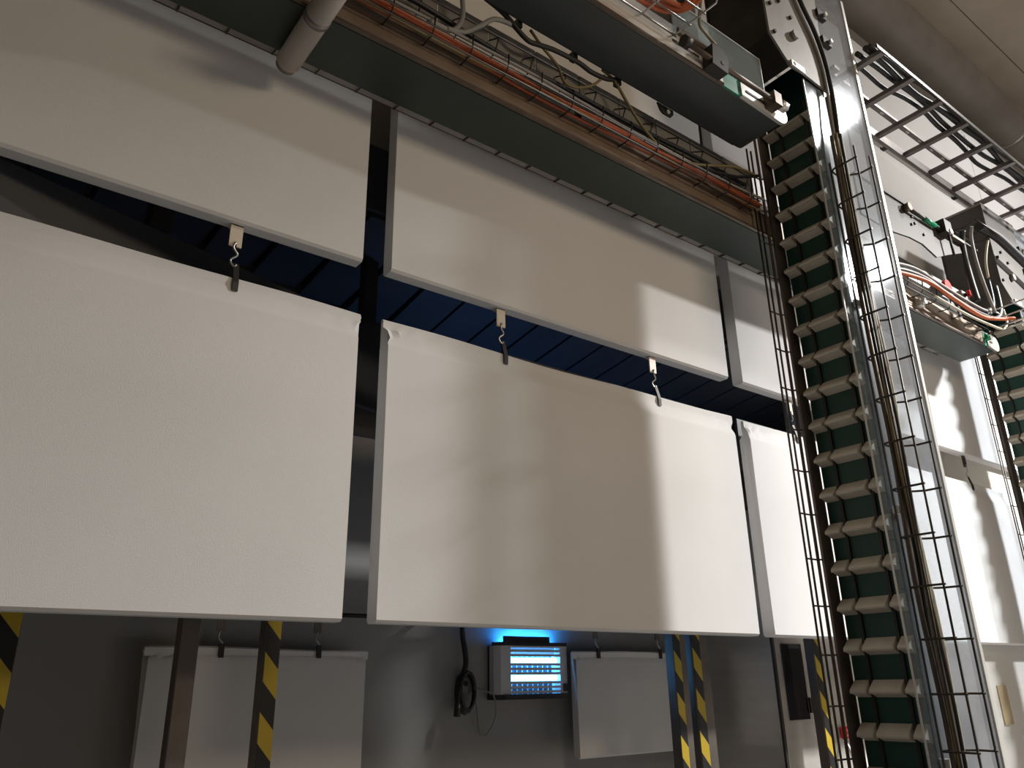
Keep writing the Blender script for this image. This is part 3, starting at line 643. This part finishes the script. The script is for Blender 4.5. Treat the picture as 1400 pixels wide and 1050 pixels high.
box('wall_arm', (11.0, 2.47, 4.20), (11.05, 3.30, 4.235), M['galv'], T)
box('end_bracket', (4.716, 2.20, 4.205), (4.78, 2.44, 4.235), M['galv'], T)
for i, (y, am, rr) in enumerate([(2.00, .012, .022), (2.055, .012, .02), (2.115, .02, .018), (1.955, .012, .016)]):
    cable('ladder_cable', run(4.8, 11.4, y, 4.270 + .006 * (i % 2), am, 70 + i, 26), rr, M['black'], ['thickest black cable on the cable ladder, second from the duct side', 'thick black cable on the cable ladder, third from the duct side', 'wavy black cable on the cable ladder farthest from the duct', 'thin black cable on the cable ladder closest to the duct'][i], 'cables on the cable ladder', 3)
T = thing('conduit', (7, 2.50, 4.22), 'bright steel conduit with clamps along the cable ladder edge', 'pipe')
MB().tube([(4.78, 2.49, 4.225), (11.5, 2.49, 4.225)], 0.018, 10).build('pipe', M['bright'], T)
for x in (4.85, 5.9, 7.15, 8.4):
    box('pipe_clamp', (x, 2.471, 4.20), (x + 0.05, 2.515, 4.25), M['dark'], T)
T = thing('conduit', (7, 2.53, 4.27), 'thin second conduit beside the bright one', 'pipe')
MB().tube([(4.78, 2.525, 4.265), (11.5, 2.525, 4.265)], 0.010, 8).build('pipe', M['galv'], T)

T = thing('air_duct', (9, 3.4, 8.18), 'large round ventilation duct under the ceiling at upper right', 'duct')
MB().tube([(5.0 + i * 0.7, 3.40, 8.18) for i in range(21)], 0.317, 48).build('pipe', M['duct'], T)
for x in (7.76, 12.6): MB().tube([(x, 3.40, 8.18), (x + 0.09, 3.40, 8.18)], 0.328, 48).build('band', M['ductband'], T)
for x in (7.80, 12.64): MB().tube([(x, 3.72, 8.20), (x, 3.72, 9.6)], 0.010, 8).build('hanger_rod', M['galv'], T)

# ---------------------------------------------------------------- below the panels: posts, small panels, lamp, cabinet
def post(x0, x1, y, label, tape=None, depth=0.07, ztop=1.40):
    T = thing('post', ((x0 + x1) / 2, y + depth / 2, -EZ), label, 'post')
    box('shaft', (x0, y, -EZ + 0.01), (x1, y + depth, ztop), M['gpost'], T, bevel=0.004)
    box('foot_plate', (x0 - 0.04, y - 0.04, -EZ), (x1 + 0.04, y + depth + 0.04, -EZ + 0.01), M['gpost'], T)
    if tape: box('hazard_tape', (tape[0], y - 0.003, -EZ + 0.1), (tape[1], y - 0.0005, ztop - 0.02), M['tape'], T)
    return T
post(0.285, 0.375, 3.40, 'steel post with black and yellow tape at the left edge', (0.297, 0.372))
post(0.925, 1.000, 3.40, 'plain grey steel post under the leftmost big panel')
post(1.275, 1.345, 3.42, 'steel post with black and yellow tape right of the plain grey post', (1.281, 1.343))
post(3.80, 3.915, 3.42, 'tape-striped post with wide grey side, right of the small hanging panel', (3.80, 3.858))
post(3.965, 4.12, 3.42, 'tape-striped post with wide grey side, left of the dark cabinet side', (3.97, 4.04))
post(5.19, 5.29, 3.38, 'tape-striped post in front of the stainless cabinet', (5.195, 5.285))

# small panels on a rail along the back wall
T = thing('hanging_rail', (3, 4.14, 0.36), 'thin steel rail on the back wall that the small panels hang from', 'rail')
MB().tube([(0.5, 4.14, 0.37), (5.0, 4.14, 0.37)], 0.012, 8).build('rail', M['dark'], T)
for x in (0.8, 2.5, 4.6): box('bracket', (x, 4.13, 0.36), (x + 0.03, 4.26, 0.38), M['dark'], T)
panel('acoustic_panel', 'small dim white panel hanging on the back wall between plain and taped posts', 'small panels on the back wall', 0.985, 2.10, 4.10, 0.06, -0.45, 0.135, 0.195, 91)
panel('acoustic_panel', 'small dim white panel hanging right of the blue insect killer lamp', 'small panels on the back wall', 3.62, 4.70, 4.10, 0.06, -0.445, 0.135, 0.205, 92)
def small_hook(x, z, label):
    T = thing('small_hook', (x, 4.13, z), label, 'hook', 'hooks on the small panels')
    box('plate', (x - 0.02, 4.120, z + 0.09), (x + 0.02, 4.128, z + 0.175), M['gpost'], T)
    MB().tube(curve([(x, 4.124, z + 0.10), (x - 0.01, 4.115, z + 0.06), (x + 0.012, 4.115, z + 0.03), (x, 4.12, z)], 4), 0.006, 6).build('wire', M['zinc'], T)
    box('strap', (x - 0.004, 4.105, z - 0.035), (x + 0.022, 4.116, z + 0.03), M['dark'], T)
small_hook(1.31, 0.18, 'small hook left on the dim panel behind the taped post')
small_hook(1.82, 0.18, 'small hook right on the dim panel behind the taped post')
small_hook(3.82, 0.19, 'small hook just right of the blue lamp')
small_hook(4.42, 0.19, 'second small hook right of the blue lamp, by the striped posts')

# insect killer lamp
T = thing('insect_killer_lamp', (3.31, 4.2, -0.07), 'blue glowing insect killer lamp with two tubes on the back wall', 'lamp')
zx0, zx1, zz0, zz1, zy = 3.022, 3.598, -0.057, 0.228, 4.155
gx0, gx1 = zx0 + 0.102, zx1 - 0.077
box('back_plate', (zx0, 4.245, zz0), (zx1, 4.259, zz1), M['zapdark'], T)
MB().prism([(zx0, 4.24), (zx0, zy + 0.04), (zx0 + 0.03, zy + 0.005), (zx0 + 0.10, zy - 0.005), (zx0 + 0.10, zy), (zx0 + 0.10, 4.24)], 'z', zz0, zz1).build('left_cheek', M['zap'], T)
MB().prism([(zx1, 4.24), (zx1, zy + 0.03), (zx1 - 0.015, zy), (zx1 - 0.075, zy - 0.004), (zx1 - 0.075, 4.24)], 'z', zz0, zz1).build('right_cheek', M['zap'], T)
MB().prism([(zx0 - 0.005, zy + 0.045), (zx0 + 0.05, zy - 0.012), (zx1 - 0.02, zy - 0.012), (zx1 + 0.006, zy + 0.02), (zx1 + 0.006, 4.258), (zx0 - 0.005, 4.258)], 'z', zz0 - 0.03, zz0).build('bottom_tray', M['zapdark'], T)
MB().prism([(zx0 - 0.003, zy + 0.045), (zx0 + 0.05, zy - 0.010), (zx1 - 0.02, zy - 0.010), (zx1 + 0.005, zy + 0.02), (zx1 + 0.005, zy + 0.04), (zx0 - 0.003, zy + 0.055)], 'z', zz1, zz1 + 0.022).build('top_rim', M['zapdark'], T)
box('light_baffle', (gx0, 4.200, 0.168), (gx1, 4.204, zz1), M['zap'], T)  # added baffle, keeps the hidden tube's light off the posts
box('top_cover', (zx0 + 0.07, zy + 0.005, zz1 + 0.022), (zx1 - 0.15, zy + 0.035, zz1 + 0.058), M['zapdark'], T)
first = None
for i in range(11):
    z = 0.010 - 0.056 + i * 0.0270
    if abs(z - 0.140) < 0.016 or abs(z - 0.037) < 0.016: continue
    if first is None: first = box('grille_bar', (gx0, zy - 0.004, z - 0.006), (gx1, zy + 0.004, z + 0.009), M['zap'], T); zfirst = z
    else: shifted(first, (0, 0, z - zfirst))
first = None
for i in range(9):
    if first is None: first = box('grille_rib', (gx0 + 0.01, zy + 0.060, zz0), (gx0 + 0.013, zy + 0.065, zz1), M['zap'], T)
    else: shifted(first, (0.042 * i, 0, 0))
for z in (0.140, 0.037):
    MB().tube([(gx0 + 0.008, zy + 0.035, z), (gx1 - 0.008, zy + 0.035, z)], 0.019, 12).build('tube', M['tube'], T)
MB().tube([(gx0 + 0.008, 4.222, 0.205), (gx1 - 0.008, 4.222, 0.205)], 0.014, 12).build('tube', M['glowtube'], T)  # extra tube out of sight, added to throw blue light upward
box('switch', (zx1 - 0.055, zy - 0.010, -0.045), (zx1 - 0.02, zy - 0.003, 0.0), M['zapdark'], T)

# coiled cable and socket left of the lamp
T = thing('coiled_cord', (2.82, 4.2, 0.0), 'black cord coiled round a socket left of the blue lamp', 'cord')
MB().tube(curve([(2.80, 4.2, 0.42), (2.80, 4.21, 0.30), (2.815, 4.205, 0.20), (2.82, 4.2, 0.12), (2.80, 4.2, 0.06)], 5), 0.017, 8).build('hanging_end', M['black'], T)
for k in range(3):
    pts = [(2.825 + (0.050 + .007 * k) * math.cos(a * PI / 8), 4.185 + 0.016 * k, -0.03 - .006 * k + (0.105 + .004 * k) * math.sin(a * PI / 8)) for a in range(17)]
    MB().tube(pts, 0.011, 7).build('coil', M['black'], T)
MB().tube(curve([(2.77, 4.19, 0.0), (2.755, 4.18, -0.06), (2.745, 4.17, -0.11)], 5), 0.010, 7).build('tail', M['black'], T)
MB().tube([(2.745, 4.17, -0.10), (2.735, 4.165, -0.17)], 0.020, 8).build('plug', M['black'], T)
T = thing('wall_socket', (2.84, 4.24, 0.0), 'grey wall socket inside the coiled black cord', 'socket')
box('plate', (2.79, 4.225, -0.045), (2.88, 4.259, 0.045), M['grey'], T, bevel=0.006)
MB().tube([(2.835, 4.226, 0.01), (2.835, 4.220, 0.01)], 0.016, 12).build('hole', M['dark'], T)
cable('thin_cord', [(2.90, 4.23, 0.0), (2.93, 4.22, -0.02), (2.96, 4.20, -0.035), (3.01, 4.18, -0.06), (3.03, 4.19, -0.18), (2.98, 4.22, -0.28), (2.93, 4.22, -0.25), (2.92, 4.23, -0.13), (2.90, 4.235, -0.01)], 0.005, M['grey'], 'thin grey cord looping between socket and blue lamp', None, 6, 'cord')

# stainless cabinet at lower right
T = thing('steel_cabinet', (5.35, 3.85, -EZ), 'stainless steel cabinet with dark window behind a taped post', 'cabinet')
box('body', (4.97, 3.56, -EZ), (5.80, 4.24, 1.2), M['inox'], T, bevel=0.006)
box('corner_trim', (4.960, 3.545, -EZ), (4.985, 3.562, 1.2), M['dark'], T)
box('window', (5.07, 3.545, -0.26), (5.29, 3.556, 0.24), M['glass'], T)
box('window_frame', (5.29, 3.540, -0.26), (5.325, 3.556, 0.24), M['inox'], T)
box('door_seam', (5.45, 3.548, -EZ + 0.05), (5.458, 3.5595, 1.18), M['dark'], T)
box('window_catch', (5.292, 3.528, -0.22), (5.315, 3.54, -0.12), M['dark'], T)
sg = box('sign_plate', (5.645, 3.535, -0.405), (5.745, 3.546, -0.325), M['red'], T)
sg['label'] = 'red plate with white square and X'
for (x0, z0, x1, z1) in [(5.658, -.345, 5.692, -.340), (5.658, -.390, 5.692, -.385), (5.658, -.390, 5.663, -.340), (5.687, -.390, 5.692, -.340)]:
    box('printed_square', (x0, 3.5335, z0), (x1, 3.5348, z1), M['white'], sg)
for sgn in (1, -1):
    MB().tube([(5.720 - 0.017 * sgn, 3.5345, -0.390), (5.720 + 0.017 * sgn, 3.5345, -0.340)], 0.0035, 4).build('printed_cross', M['white'], sg)
cable('white_hose', [(5.63, 3.53, -0.42), (5.635, 3.50, -0.45), (5.64, 3.48, -0.52), (5.65, 3.48, -0.62), (5.65, 3.49, -0.80), (5.65, 3.52, -1.2), (5.64, 3.53, -1.6)], 0.012, M['white'], 'white hose hanging below the small red sign', None, 5, 'hose')
T = tag(box('tan_notice', (7.26, 3.101, -0.364), (7.42, 3.109, -0.07), M['tan']), 'blank tan sheet fixed to the pale wall at lower right', 'notice')
